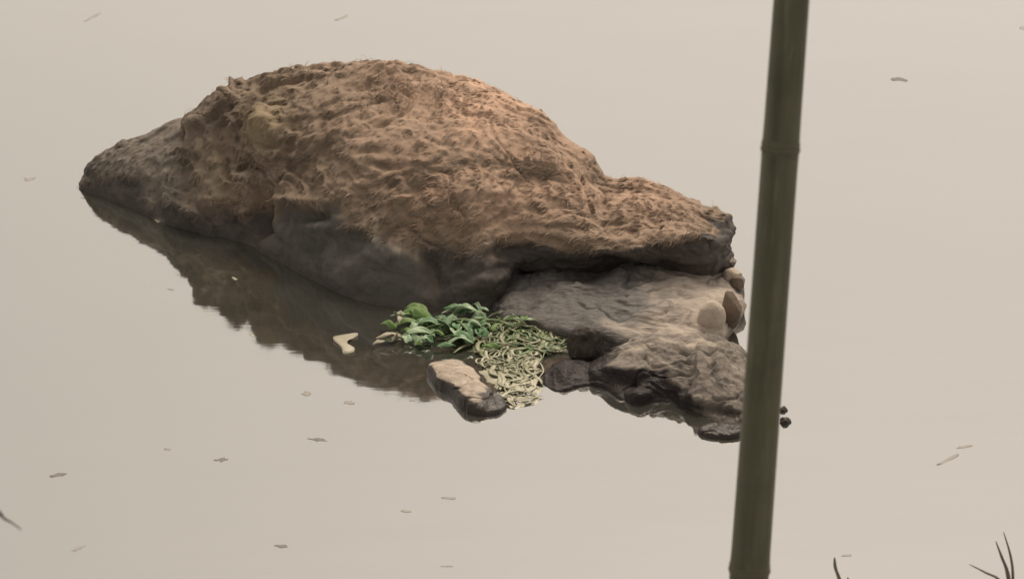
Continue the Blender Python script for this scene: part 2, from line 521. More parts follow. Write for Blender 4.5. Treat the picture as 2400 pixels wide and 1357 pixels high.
    wet = np.maximum(wet, 0.95 * smooth(UU, 1640, 1668) * smooth(-np.abs(vn - (500 + (UU - 1640) * 0.62)), -13, -5))
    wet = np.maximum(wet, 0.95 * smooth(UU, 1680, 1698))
    dust = smooth(N[..., 2] + 0.35 * wob, 0.25, 0.95) * smooth(UU, 620, 1150) * smooth(Z, 0.08, 0.28)  # tan tone with top light painted in, strongest on the up-facing right side
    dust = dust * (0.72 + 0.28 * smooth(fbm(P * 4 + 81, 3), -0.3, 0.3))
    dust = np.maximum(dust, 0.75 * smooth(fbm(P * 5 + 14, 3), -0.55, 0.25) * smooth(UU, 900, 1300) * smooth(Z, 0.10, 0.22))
    drip = np.zeros_like(UU)
    for (u0, v0, su, sv) in ((852, 490, 4, 16), (858, 520, 5, 18), (884, 522, 5, 18), (605, 410, 14, 12), (560, 410, 16, 10), (806, 508, 26, 6), (655, 470, 5, 18), (1040, 475, 14, 5), (1140, 575, 10, 8), (630, 418, 8, 12), (366, 518, 14, 6), (390, 400, 16, 8)):
        drip = np.maximum(drip, np.exp(-((UU - u0) / su) ** 2 - ((vn - v0) / sv) ** 2))
    runs = smooth(perlin(np.stack([UU * 0.055, vn * 0.006, UU * 0 + 4], axis=-1)), 0.18, 0.5) * np.exp(-((vn - flank_line - 4) / 26) ** 2) * smooth(UU, 640, 690) * smooth(-UU, -1000, -940)
    drip = np.maximum(drip, 0.9 * runs)
    pale = drip * 0.42 * (N[..., 1] < 0.3)
    greyish = np.clip(np.maximum(0.9 * flank, 0.75 * tip) + 0.4 * smooth(-UU, -640, -430), 0, 1)
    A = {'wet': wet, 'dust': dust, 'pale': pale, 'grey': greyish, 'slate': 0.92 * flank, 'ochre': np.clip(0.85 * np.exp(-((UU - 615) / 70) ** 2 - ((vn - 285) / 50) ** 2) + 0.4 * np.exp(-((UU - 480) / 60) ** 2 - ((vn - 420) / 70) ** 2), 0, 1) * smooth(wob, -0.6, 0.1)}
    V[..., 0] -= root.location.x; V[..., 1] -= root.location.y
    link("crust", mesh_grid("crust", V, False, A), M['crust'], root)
    def flow(i, j, rg):
        f = smooth(UU[i, j], 560, 1050)
        a = np.array([-0.55, -0.3, -0.75]) * (1 - f) + np.array([-1.0, -0.25, -0.22]) * f
        q = perlin(P[i, j][None] * 4.0 + 90)[0] * 1.3
        return a + np.array([q, 0.2 * q, q * 0.8]) + rg.normal(0, 0.28, 3)
    def keep(i, j, rg):
        if Z[i, j] < 0.02 or (0.34 * N[i, j, 2] - 0.94 * N[i, j, 1]) < 0.32 or wet[i, j] + 0.6 * flank[i, j] > 0.55:
            return False
        return rg.rand() < (1 - 0.85 * flank[i, j]) * (1 - 0.8 * tip[i, j]) * (0.25 + 0.75 * smooth(perlin(P[i, j][None] * 7 + 12), -0.25, 0.25)[0])
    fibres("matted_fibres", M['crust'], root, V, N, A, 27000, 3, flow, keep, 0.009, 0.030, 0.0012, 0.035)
    return root

mound = build_mound()

def dome(name, mat, foot, height, parent=None, n=1.0, flat=2.4, nr=90, na=260, seed=0, amp=0.012, freq=9.0, ledge=0.0, ridge=None, wet_h=0.03, wet_noise=0.02, dust=0.0, drop=0.05, centre=None, pale=None, wet_fn=None):
    """stone grown from its waterline (photo pixels on the water) up to `height`; ridge(x, y) may scale the height"""
    pts = np.array([list(gp(u, v))[:2] for u, v in foot])
    B = catmull(pts, na, True)
    c = np.array(list(gp(*centre))[:2]) if centre else B.mean(axis=0)
    r = np.concatenate([np.linspace(0, 1, nr), [1.005, 1.0]])
    XY = c + (B - c)[None] * r[:, None, None]
    rr = np.clip(r, 0, 1)[:, None]
    prof = np.power(np.clip(1 - rr ** flat, 0, 1), 1.0 / flat) * np.ones((1, na))
    hgt = height * np.ones((nr + 2, na))
    UVu = 1200 + FPX * XY[..., 0] / fwd(XY[..., 1], 0.0)
    UVv = v_of(XY[..., 1], 0.0)
    if ridge:
        hgt = hgt * ridge(UVu, UVv)
    Z = hgt * prof
    Z[-2] = -drop * 0.3; Z[-1] = -drop
    V = np.dstack([XY, Z])
    N = grid_normals(V, True)
    if N[nr // 2, :, 2].mean() < 0:
        N = -N
    P = V + seed * 3.7
    d = amp * fbm(P * freq, 4)
    if ledge:
        d += ledge * terrace(fbm(P * np.array([freq * 0.8, freq, freq * 2.5]) + 9, 3), 3.0, 0.3)
    d -= 0.13 * height * (1 - smooth(np.abs(perlin(P * np.array([12, 15, 20]) + 33)), 0.0, 0.10)) * smooth(perlin(P * 6 + 8), -0.2, 0.25)
    edge = smooth(Z, -0.002, 0.25 * height)
    d *= 0.3 + 0.7 * edge
    d[0] = d[0].mean()
    V = V + N * d[..., None]
    wob = fbm(P * 14 + 5, 3)
    if wet_fn is not None:
        wet = wet_fn(UVu, UVv, V[..., 2], wob)
    else:
        wet = 1 - smooth(V[..., 2] + wet_noise * wob, wet_h * 0.5, wet_h * 1.4)
    du = dust * smooth(N[..., 2], 0.4, 0.95) * np.ones_like(wet)
    pl = pale(UVu, UVv, V[..., 2]) if pale else np.zeros_like(wet)
    if parent:
        V[..., 0] -= parent.location.x; V[..., 1] -= parent.location.y
    else:
        V[..., 0] -= c[0]; V[..., 1] -= c[1]
    o = link(name, mesh_grid(name, V, True, {'wet': wet, 'dust': du, 'pale': pl}), mat, parent)
    if not parent:
        o.location = (c[0], c[1], 0)
    return o

def tube(pts, radii, nseg=10, n=60, seed=0, amp=0.0, freq=20.0, flat=1.0):
    """tapered tube through 3-D points -> (verts, faces)"""
    P = catmull(np.array([list(p) for p in pts], float), n)
    R = np.interp(np.linspace(0, 1, n), np.linspace(0, 1, len(radii)), radii)
    T = np.gradient(P, axis=0); T /= np.linalg.norm(T, axis=1)[:, None] + 1e-12
    up = np.array([0.13, 0.2, 1.0]); 
    A = np.cross(T, up); A /= np.linalg.norm(A, axis=1)[:, None] + 1e-12
    Bn = np.cross(A, T)
    th = np.linspace(0, 2 * np.pi, nseg, endpoint=False)
    V = P[:, None] + R[:, None, None] * (np.cos(th)[None, :, None] * A[:, None] + flat * np.sin(th)[None, :, None] * Bn[:, None])
    if amp:
        nrm = V - P[:, None]
        V = V + nrm * (amp * fbm(V * freq + seed, 3))[..., None]
    return V
def add_tube(VS, FS, V):
    n, m, _ = V.shape
    b = len(VS)
    VS.extend(V.reshape(-1, 3).tolist())
    for i in range(n - 1):
        for j in range(m):
            k = (j + 1) % m
            FS.append((b + i * m + j, b + i * m + k, b + (i + 1) * m + k, b + (i + 1) * m + j))
    FS.append(tuple(b + j for j in range(m))[::-1])
    FS.append(tuple(b + (n - 1) * m + j for j in range(m)))
def flat_mesh(name, VS, FS, smooth_=True):
    me = bpy.data.meshes.new(name)
    me.from_pydata(VS, [], FS)
    if smooth_:
        me.polygons.foreach_set('use_smooth', [True] * len(me.polygons))
    bm = bmesh.new(); bm.from_mesh(me)
    bmesh.ops.recalc_face_normals(bm, faces=bm.faces)
    bm.to_mesh(me); bm.free()
    return me
def fill_attr(me, **kw):
    for k, val in kw.items():
        at = me.attributes.new(k, 'FLOAT', 'POINT')
        at.data.foreach_set('value', np.full(len(me.vertices), val, dtype=np.float32))

def pt(u, v, y):
    z = float(z_at(v, y))
    return (float(x_at(u, y, z)), y, z)
# ------------------------------------------------------------------ rocks on the right
def shelf_wet_shade(u, v, z, w):
    a = 1 - smooth(u + 60 * w, 1380, 1690)                   # damp grey towards the left
    b = 1 - smooth(z + 0.01 * w, 0.0, 0.02)
    c = smooth(-v + 40 * w, -735, -650)                      # shade of the overhang painted dark on the shelf
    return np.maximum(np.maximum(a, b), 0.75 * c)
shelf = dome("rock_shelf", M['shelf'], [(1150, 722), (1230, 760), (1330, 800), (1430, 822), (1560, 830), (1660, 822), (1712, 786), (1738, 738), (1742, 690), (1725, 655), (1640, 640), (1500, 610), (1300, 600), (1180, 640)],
             0.056, seed=3, amp=0.013, freq=8, ledge=0.012, flat=2.8, centre=(1450, 712), ridge=lambda u, v: 0.78 + 0.30 * smooth(u, 1300, 1640) + 0.10 * np.sin((v + 0.28 * u) * 0.11), wet_fn=shelf_wet_shade,
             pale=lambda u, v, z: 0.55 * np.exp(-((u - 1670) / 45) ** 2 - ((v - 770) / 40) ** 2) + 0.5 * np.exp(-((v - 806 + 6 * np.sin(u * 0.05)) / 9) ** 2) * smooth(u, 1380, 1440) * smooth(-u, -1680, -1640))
tag(shelf, "flat grey-beige rock shelf jutting out under the mound's overhanging right end", "rock")

def build_low():
    K = [(1266, 886, 892, 902), (1278, 862, 886, 914), (1300, 848, 882, 921), (1325, 842, 880, 918), (1350, 845, 878, 910), (1380, 849, 878, 904), (1412, 838, 880, 910), (1445, 818, 884, 934),
         (1490, 800, 886, 950), (1540, 792, 884, 942), (1590, 788, 886, 950), (1640, 788, 894, 968), (1690, 796, 904, 988), (1730, 818, 915, 1000), (1770, 850, 926, 1000), (1806, 895, 940, 985)]
    V, N, UU, VV, U = loft(K, 380, 200, half=14, taper=46, back=1.1)
    Z = V[..., 2].copy()
    above = smooth(Z, -0.005, 0.02)
    P = V + 20.0
    wob = fbm(P * 14 + 5, 3)
    rt = smooth(UU, 1420, 1560)
    d = fbm(P * 7, 3) * 0.008 + rt * (terrace(fbm(P * np.array([14, 12, 20]), 2), 2.0, 0.3) * 0.010 + fbm(P * 26, 3) * 0.006) + fbm(P * 40 + 3, 3) * 0.0028
    d -= 0.007 * (1 - smooth(np.abs(perlin(P * np.array([12, 15, 20]) + 33)), 0.0, 0.10)) * smooth(perlin(P * 6 + 8), -0.2, 0.25)
    d += dents(UU, VV, [(1318, 880, 24, 18, 0.010), (1400, 878, 20, 20, 0.010), (1470, 862, 40, 14, 0.010), (1440, 868, 24, 8, 0.008), (1480, 890, 40, 16, -0.016), (1510, 925, 40, 18, 0.012), (1610, 850, 14, 40, -0.010),
                        (1640, 850, 10, 40, 0.010), (1665, 860, 10, 40, -0.010), (1690, 870, 14, 36, 0.010), (1620, 930, 40, 20, 0.010), (1680, 965, 50, 8, -0.010), (1575, 900, 20, 50, -0.008)])
    V = V + N * (d * (0.2 + 0.8 * above))[..., None]
    vn = v_of(V[..., 1], V[..., 2])
    a = 1 - smooth(UU + 30 * wob, 1400, 1470)
    b = 1 - smooth(V[..., 2] + 0.014 * wob, 0.018, 0.05)
    e = smooth(vn + 14 * wob, 850, 880) * (1 - smooth(UU + 40 * wob, 1530, 1620))
    wet = np.maximum(np.maximum(1.2 * a, 1.25 * e), b * (1 - 0.45 * smooth(UU, 1560, 1660)))
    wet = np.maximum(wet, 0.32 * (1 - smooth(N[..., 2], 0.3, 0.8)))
    pale = 0.55 * np.exp(-((vn - (806 + 8 * np.sin(UU * 0.06))) / 10) ** 2) * smooth(UU, 1430, 1470) * smooth(-UU, -1690, -1660) * smooth(wob, -0.5, 0.1)
    pale = np.maximum(pale, 0.35 * np.exp(-((UU - 1525) / 18) ** 2 - ((vn - 856) / 8) ** 2))
    pale = np.maximum(pale, 0.3 * np.exp(-((UU - 1660) / 60) ** 2 - ((vn - 985) / 14) ** 2))
    c = gp(1530, 890)
    V[..., 0] -= c.x; V[..., 1] -= c.y
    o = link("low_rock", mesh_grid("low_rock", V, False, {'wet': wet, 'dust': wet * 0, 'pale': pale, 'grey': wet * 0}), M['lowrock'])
    o.location = (c.x, c.y, 0)
    return o
low = build_low()
tag(low, "low weathered grey rock lump with a dark wet rounded knob, in front of the shelf", "rock")

bean = dome("curved_stone", M['pale'], [(1002, 874), (1012, 898), (1046, 924), (1076, 952), (1106, 972), (1148, 976), (1182, 964), (1187, 950), (1165, 950), (1142, 940), (1130, 912), (1112, 880), (1072, 862), (1030, 862)],
            0.034, seed=5, amp=0.006, freq=16, flat=3.2, centre=(1086, 910), nr=60, na=200, drop=0.04,
            ridge=lambda u, v: 1.0 - 0.45 * smooth(u, 1110, 1170), wet_fn=lambda u, v, z, w: np.maximum(1.3 * (1 - smooth(z + 0.006 * w, 0.018, 0.030)), 1.2 * smooth(u + 8 * w, 1150, 1165)))
tag(bean, "small curved stone with pale top and dark wet rim, just below the green weed", "stone")


flat_st = dome("flat_stone", M['dark'], [(1632, 1012), (1650, 1024), (1700, 1030), (1735, 1024), (1745, 1010), (1720, 998), (1660, 1000)],
               0.016, seed=7, amp=0.004, freq=20, flat=3, nr=30, na=120)
tag(flat_st, "flat black wet stone at the lowest edge of the rocks beside the bamboo pole", "stone")
for (u, v, s, lab) in ((1836, 962, 9, "tiny dark pebble poking from the water right of the pole, the higher of two"),
                       (1840, 990, 12, "tiny dark pebble poking from the water right of the pole, the lower and larger")):
    p = dome("pebble", M['dark'], [(u + s * 1.1 * math.cos(a), v + s * 0.5 * math.sin(a)) for a in np.linspace(0, 2 * math.pi, 8, endpoint=False)],
             0.011, seed=u % 13, amp=0.0045, freq=60, flat=2, nr=24, na=40, drop=0.02)
    tag(p, lab, "pebble", "pebbles beside the pole")

def blob(name, mat, centre, size, rotz=0.0, tilt=0.0, seed=0, amp=0.15, freq=2.5, wet=0.0, dust=0.0, pale=0.0, sub=5, power=1.0):
    bm = bmesh.new()
    bmesh.ops.create_icosphere(bm, subdivisions=sub, radius=1.0)
    P = np.array([v.co[:] for v in bm.verts])
    if power != 1.0:
        P = np.sign(P) * np.abs(P) ** power
    P = P * (1 + amp * fbm(P * freq + seed * 5.1, 4))[:, None]
    P = P * np.array(size)
    for v, p in zip(bm.verts, P):
        v.co = p
    me = bpy.data.meshes.new(name); bm.to_mesh(me); bm.free()
    me.polygons.foreach_set('use_smooth', [True] * len(me.polygons))
    fill_attr(me, wet=wet, dust=dust, pale=pale)
    o = link(name, me, mat)
    o.location = centre
    o.rotation_euler = (tilt, 0, rotz)
    return o
def chip(name, mat, centre, size, rotz, seed, wet=0.0, pale=0.0, n=16):
    """broken angular stone: hull of random points, edges worn"""
    r = random.Random(seed)
    bm = bmesh.new()
    for _ in range(n):
        a = Vector((r.gauss(0, 1), r.gauss(0, 1), r.gauss(0, 1))).normalized() * r.uniform(0.8, 1.1)
        bm.verts.new((a.x * size[0], a.y * size[1], a.z * size[2]))
    h = bmesh.ops.convex_hull(bm, input=bm.verts)
    bmesh.ops.delete(bm, geom=[g for g in h['geom_interior'] if isinstance(g, bmesh.types.BMVert)], context='VERTS')
    bmesh.ops.bevel(bm, geom=bm.edges[:], offset=min(size) * 0.10, segments=2, affect='EDGES', clamp_overlap=True)
    bmesh.ops.subdivide_edges(bm, edges=bm.edges[:], cuts=2, use_grid_fill=True)
    P = np.array([v.co[:] for v in bm.verts])
    k = 1 + 0.05 * fbm(P / min(size) * 1.3 + seed, 3)
    for v, q in zip(bm.verts, k):
        v.co *= q
    me = bpy.data.meshes.new(name); bm.to_mesh(me); bm.free()
    fill_attr(me, wet=wet, dust=0.0, pale=pale, grey=0.0)
    o = link(name, me, mat)
    o.location = centre
    o.rotation_euler = (0, 0, rotz)
    return o
def on(u, v, y):
    return Vector(pt(u, v, y))
st = blob("round_stone", M['pale'], on(1668, 745, -0.325), (0.031, 0.028, 0.041), 0.2, 0.15, 1, 0.07, 1.1, pale=0.5)
tag(st, "rounded pale tan stone standing on the right end of the shelf", "stone")
st = chip("crevice_shade", M['crust'], on(1710, 728, -0.27), (0.026, 0.035, 0.055), 0.3, 8, 0.4, n=26)  # brown chunk added where only a shadowed crevice lies
tag(st, "brown chunk filling in the shadowed crevice behind the rounded pale stone", "stone")
st = blob("dark_stone", M['dark'], on(1374, 806, float(y_ground(838))), (0.037, 0.032, 0.042), 0.5, -0.35, 29, 0.20, 1.1, wet=0.6, power=0.85)
tag(st, "small dark brown angular stone between the weed tangle and the pale shelf", "stone")
for k, (u, v, y, sz, m, wt, lab) in enumerate(((1716, 648, -0.02, (0.026, 0.03, 0.024), 'pale', 0.0, "pale chunk of rubble under the mound's right end"),
                                      (1730, 664, -0.06, (0.016, 0.02, 0.03), 'crust', 0.4, "thin brown shard leaning on the pale rubble beside the pole"),
                                      (1712, 616, 0.02, (0.015, 0.02, 0.013), 'shelf', 0.5, "small grey crumb on top of the pale rubble"))):
    o = chip("stone_chunk", M[m], on(u, v, y), sz, 0.4 * k, 11 + k, wt)
    tag(o, lab, "stone", "rubble at the mound's right end")

# ------------------------------------------------------------------ green weed
rnd = random.Random(5)
def leaf_mesh(name, length, width, curl, cup, seed, rag=0.2):
    n, m = 18, 9
    VS, FS = [], []
    r = random.Random(seed)
    ph = r.uniform(0, 6)
    for layer in (0, 1):
        for i in range(n):
            t = i / (n - 1)
            wv = width * math.sin(math.pi * min(1, 0.06 + 0.94 * t) ** 0.75) ** 0.8 * (1 + rag * math.sin(9 * t + ph))
            for j in range(m):
                s = -1 + 2 * j / (m - 1)
                z = curl * math.sin(t * math.pi) + cup * s * s * wv + 0.10 * wv * math.sin(7 * t + 3 * s + ph) - (0.0012 if layer else 0)
                VS.append((t * length, s * wv * 0.5, z))
    for layer in (0, 1):
        b = layer * n * m
        for i in range(n - 1):
            for j in range(m - 1):
                q = (b + i * m + j, b + i * m + j + 1, b + (i + 1) * m + j + 1, b + (i + 1) * m + j)
                FS.append(q if layer == 0 else q[::-1])
    def bridge(a, b2):
        FS.append((a, b2, b2 + n * m, a + n * m))
    for i in range(n - 1):
        bridge(i * m, (i + 1) * m); bridge(i * m + m - 1, (i + 1) * m + m - 1)
    for j in range(m - 1):
        bridge(j, j + 1); bridge((n - 1) * m + j, (n - 1) * m + j + 1)
    return flat_mesh(name, VS, FS)

c = gp(1080, 775)
plant = empty("water_plant", (c.x, c.y, 0), "bright green broad-leaved water plant floating against the mound's foot", "plant")
# (u, v of the leaf's root, length m, width m, heading deg, lift m, colour)
leaves = [
    (1010, 748, .085, .040, 178, .018, 'leaf_green'), (985, 760, .075, .034, 195, .014, 'leaf_green'), (1000, 742, .070, .036, 150, .020, 'leaf_green'),
    (960, 752, .050, .020, 172, .016, 'leaf_pale'), (945, 790, .075, .030, 205, .006, 'leaf_dry'), (1020, 790, .090, .022, 185, .010, 'leaf_pale'),
    (1000, 800, .060, .024, 165, .008, 'leaf_pale'), (1040, 772, .080, .028, 178, .020, 'leaf_teal'), (1035, 745, .090, .036, 4, .030, 'leaf_pale'),
    (1060, 748, .075, .034, -12, .028, 'leaf_pale'), (1045, 760, .060, .034, -78, .018, 'leaf_teal'), (1072, 768, .055, .030, -85, .020, 'leaf_teal'),
    (1100, 770, .055, .026, -95, .022, 'leaf_teal'), (1080, 790, .060, .036, -60, .014, 'leaf_teal'), (1050, 806, .065, .024, -5, .010, 'leaf_pale'),
    (1112, 805, .060, .030, 160, .016, 'leaf_teal'), (1130, 812, .055, .020, -20, .010, 'leaf_green'), (1120, 760, .050, .022, 100, .022, 'leaf_pale'),
    (1092, 742, .060, .030, 170, .030, 'leaf_teal'), (960, 775, .050, .028, 20, .020, 'leaf_green'), (930, 770, .045, .024, 160, .012, 'leaf_green'),
    (1150, 780, .050, .018, 60, .020, 'leaf_green'), (1228, 762, .040, .016, 85, .030, 'leaf_green'), (1180, 760, .060, .016, -15, .024, 'strand_green'),
    (905, 800, .040, .016, 215, .004, 'leaf_dry'), (1210, 770, .060, .014, 10, .020, 'strand_green'), (1025, 775, .05, .03, 140, .024, 'leaf_green'),
    (1068, 812, .05, .022, 200, .008, 'leaf_teal'), (1140, 795, .045, .02, 120, .018, 'leaf_teal')]
for _ in range(56):
    u = rnd.uniform(925, 1160)
    leaves.append((u, rnd.uniform(742, 806) - 12 * smooth(u, 1040, 1160), rnd.uniform(.018, .045), rnd.uniform(.012, .026), rnd.uniform(0, 360), rnd.uniform(.006, .03),
                   rnd.choice(['leaf_pale', 'leaf_pale', 'leaf_teal', 'leaf_teal', 'leaf_green', 'leaf_green'] if u > 960 else ['leaf_green', 'leaf_dry', 'leaf_pale'])))
for k, (u, v, L, W, hd, lift, mt) in enumerate(leaves):
    p = gp(u, v, 0.008)
    o = link("leaf", leaf_mesh("leaf", L * 0.88, W * 0.95, L * rnd.uniform(0.08, 0.25), rnd.uniform(-0.35, 0.35), k), M[mt], plant)
    o.location = (p.x - plant.location.x, p.y - plant.location.y, 0.008 + lift * 0.35)
    o.rotation_euler = (rad(rnd.uniform(-18, 18)), rad(rnd.uniform(-8, 6)), rad(hd))
VS, FS = [], []
for k in range(12):
    a = gp(rnd.uniform(980, 1150), rnd.uniform(755, 805)); b = gp(rnd.uniform(940, 1200), rnd.uniform(750, 810))
    mid = (a + b) / 2
    add_tube(VS, FS, tube([(a.x, a.y, 0.004), (mid.x, mid.y, rnd.uniform(.012, .03)), (b.x, b.y, 0.01)], [.0035, .003, .0015], 7, 24) - np.array([plant.location.x, plant.location.y, 0]))
link("stem", flat_mesh("stem", VS, FS), M['strand_green'], plant)

c = gp(1230, 850)
weed = empty("pond_weed", (c.x, c.y, 0), "tangle of pale olive stringy weed between the curved stone and the dark knob", "weed")
def strands(name, mat, n, box, seed, rmin=.0016, rmax=.0065, zmax=.009):
    r = random.Random(seed)
    VS, FS = [], []
    for k in range(n):
        for _ in range(60):
            u = r.uniform(box[0], box[2]); v = r.uniform(box[1], box[3])
            # the tangle leans from upper left-right band down to a point near (1250, 950)
            f = (v - 740) / 220.0
            if 1105 + 60 * f < u < 1400 - 190 * f:
                break
        p = gp(u, v)
        hd = r.uniform(0, 2 * math.pi); L = r.uniform(.035, .12)
        pts = []
        x, y = p.x, p.y
        turn = r.uniform(-0.9, 0.9)
        for q in range(6):
            pts.append((x, y, r.uniform(0.004, zmax) * math.sin(math.pi * (q + 0.4) / 5.8) + 0.002))
            x += math.cos(hd) * L / 5; y += math.sin(hd) * L / 5 * 1.2
            hd += turn + r.uniform(-.4, .4)
        bad = False
        for (qx, qy, qz) in pts:
            qv = float(v_of(qy, 0.0)); qu = 1200 + FPX * qx / float(fwd(qy, 0.0))
            if (qu > 1275 and qv > 836) or qu > 1405 or (((qu - 1085) / 75) ** 2 + ((qv - 912) / 58) ** 2 < 1) or qv > 962 or (qu < 1112 and qv > 838):
                bad = True
        if bad:
            continue
        rr = rmin + (rmax - rmin) * r.random() ** 2.2
        fl = r.uniform(0.12, 0.5)
        add_tube(VS, FS, tube(pts, [rr * .5, rr, rr, rr * .8, rr * .3], 7, 36, flat=fl) - np.array([weed.location.x, weed.location.y, 0]))
    return link(name, flat_mesh(name, VS, FS), mat, weed)
def mat_sheet(name, mat, outline, z, seed, label):
    """thin soaked sheet of matted weed just breaking the surface, with a ragged rim"""
    P = catmull(np.array([list(gp(u, v))[:2] for u, v in outline]), 120, True)
    c = P.mean(axis=0)
    n, m = 26, 120
    VS, FS = [], []
    rr = np.linspace(0.02, 1, n)
    XY = c + (P - c)[None] * rr[:, None, None]
    th = np.arange(m) / m * 2 * np.pi
    ragg = 1 + 0.16 * perlin(np.dstack([np.cos(th) * 5, np.sin(th) * 5, th * 0 + seed])[0]) * 1.0
    XY = c + (XY - c) * (1 + (ragg - 1)[None, :, None] * rr[:, None, None])
    q = np.dstack([XY, np.zeros(XY.shape[:2])])
    Z = z + 0.006 * fbm(q * 30 + seed, 3) - 0.006 * rr[:, None] ** 3
    V = np.dstack([XY[..., 0] - weed.location.x, XY[..., 1] - weed.location.y, Z])
    o = link(name, mesh_grid(name, V, True), mat, weed)
    o['label'] = label
    return o
mat_sheet("soaked_mat", M['strand_pale'], [(1120, 862), (1180, 838), (1245, 838), (1270, 862), (1272, 905), (1262, 945), (1225, 958), (1180, 945), (1140, 905)], 0.0035, 3, "pale soaked mat under the lower strands")
mat_sheet("soaked_mat", M['strand_green'], [(1090, 790), (1110, 752), (1200, 742), (1300, 765), (1375, 790), (1370, 822), (1300, 836), (1220, 842), (1130, 840)], 0.003, 4, "green soaked mat under the upper strands")
strands("strands", M['strand'], 150, (1110, 760, 1400, 890), 1)['label'] = "olive weed strands in the middle of the tangle"
strands("strands", M['strand_green'], 75, (1100, 742, 1390, 830), 2)['label'] = "green weed strands along the top of the tangle"
strands("strands", M['strand_pale'], 170, (1130, 840, 1330, 958), 3, zmax=.006)['label'] = "pale bleached weed strands at the foot of the tangle"

# ------------------------------------------------------------------ floating scraps
def scrap(name, mat, outline, label, cat, group=None, z=0.003, th=0.0025, bend=0.004):
    """thin floating piece from its outline on the water"""
    P = np.array([list(gp(u, v))[:2] for u, v in outline])
    c = P.mean(axis=0)
    B = catmull(P, max(24, 5 * len(outline)), True) - c
    n = len(B)
    VS, FS = [], []
    for lay, zz in ((0, z), (1, z - th)):
        for s in (1.0, 0.6):
            for k, b in enumerate(B * s):
                VS.append((b[0], b[1], zz + bend * (s - 0.6) * math.sin(3 * 2 * math.pi * k / n + c[0] * 9)))
        VS.append((0, 0, zz))
    off = 2 * n + 1
    for k in range(n):
        q = (k + 1) % n
        for lay in (0, 1):
            b = lay * off
            FS.append((b + k, b + q, b + n + q, b + n + k))
            FS.append((b + n + k, b + n + q, b + 2 * n))
        FS.append((k, q, off + q, off + k))
    o = link(name, flat_mesh(name, VS, FS), mat)
    o.location = (c[0], c[1], 0)
    return tag(o, label, cat, group)

VS_l = [(782, 792), (800, 786), (834, 783), (838, 790), (818, 798), (816, 810), (830, 818), (828, 828), (806, 830), (800, 815), (784, 802)]
scrap("leaf_scrap", M['leaf_dry'], VS_l, "pale hooked leaf scrap floating on the mound's dark reflection", "leaf")

def fleck(u, v, w, h, rot, mat, label, seed=0):
    r = random.Random(seed)
    pts = []
    for a in np.linspace(0, 2 * math.pi, 11, endpoint=False):
        k = r.uniform(0.55, 1.3)
        x, y = w / 2 * math.cos(a) * k, h / 2 * math.sin(a) * k
        c_, s_ = math.cos(rot), math.sin(rot)
        pts.append((u + x * c_ - y * s_, v + x * s_ + y * c_))
    scrap("leaf_fleck", M[mat], pts, label, "leaf", "leaf bits drifting on the water", z=0.0003, th=0.0012, bend=0.0)
flecks = [
    (216, 42, 40, 6, -0.5, 'bit_soaked', "faint slanted leaf sliver in the far water above the mound's pointed end"),
    (800, 43, 34, 6, -0.4, 'bit_soaked', "faint leaf sliver in the far water straight above the mound's rounded top"),
    (2106, 187, 34, 10, 0.1, 'bit', "grey leaf bit alone on the far water right of the bamboo pole"),
    (68, 420, 32, 8, -0.1, 'bit_soaked', "faint leaf bit left of the mound's pointed end"),
    (402, 679, 16, 5, 0.1, 'bit_soaked', "tiny leaf speck left of the mound's reflection"),
    (718, 922, 20, 9, 0.1, 'bit_soaked', "small round leaf bit under the reflection's edge, left of its neighbour"),
    (818, 944, 24, 9, 0.0, 'bit_soaked', "small round leaf bit under the reflection's edge, nearer the curved stone"),
    (966, 938, 18, 6, 0.1, 'bit_soaked', "tiny leaf speck just left of the curved stone"),
    (745, 1030, 42, 8, 0.05, 'bit', "long thin leaf bit in open water below the two round specks"),
    (520, 1077, 34, 9, -0.1, 'bit', "oval leaf bit in open water below the mound's reflection"),
    (138, 1112, 40, 9, -0.15, 'bit', "darkest oval leaf bit, in the lower left water"),
    (392, 1052, 18, 5, 0.0, 'bit_soaked', "barely visible leaf speck left of the oval bit"),
    (1050, 1167, 40, 6, 0.0, 'bit_soaked', "faint thin leaf bit below the curved stone, upper of two"),
    (950, 1197, 32, 6, 0.05, 'bit_soaked', "faint thin leaf bit below the curved stone, lower of two"),
    (660, 1279, 34, 7, 0.0, 'bit', "small leaf bit near the bottom edge of the water, left of centre"),
    (184, 1285, 30, 6, -0.4, 'bit_soaked', "faint slanted leaf bit low in the left corner"),
    (2262, 1046, 42, 7, -0.15, 'bit_soaked', "faint leaf streak right of the pole, upper of a slanted pair"),
    (2222, 1076, 56, 8, -0.45, 'bit_soaked', "faint leaf streak right of the pole, lower of a slanted pair"),
    (1984, 1301, 26, 6, -0.05, 'bit_soaked', "faint leaf bit beside the sunken stalk near the bottom edge"),
    (1048, 1326, 26, 4, 0, 'bit_soaked', "tiny leaf speck at the bottom edge near the middle"),
    (550, 653, 12, 5, 0.3, 'leaf_dry', "pale speck floating on the dark reflection near the boulder"),
    (592, 786, 16, 6, 0.4, 'leaf_dry', "pale speck floating at the ragged edge of the reflection"),
    (372, 518, 22, 8, 0.1, 'leaf_dry', "pale chip lying at the waterline under the mound's left flank"),
    (2396, 66, 14, 10, 0.0, 'bit_soaked', "leaf bit at the far right edge of the water"),
]
for k, f in enumerate(flecks):
    fleck(*f, seed=k)

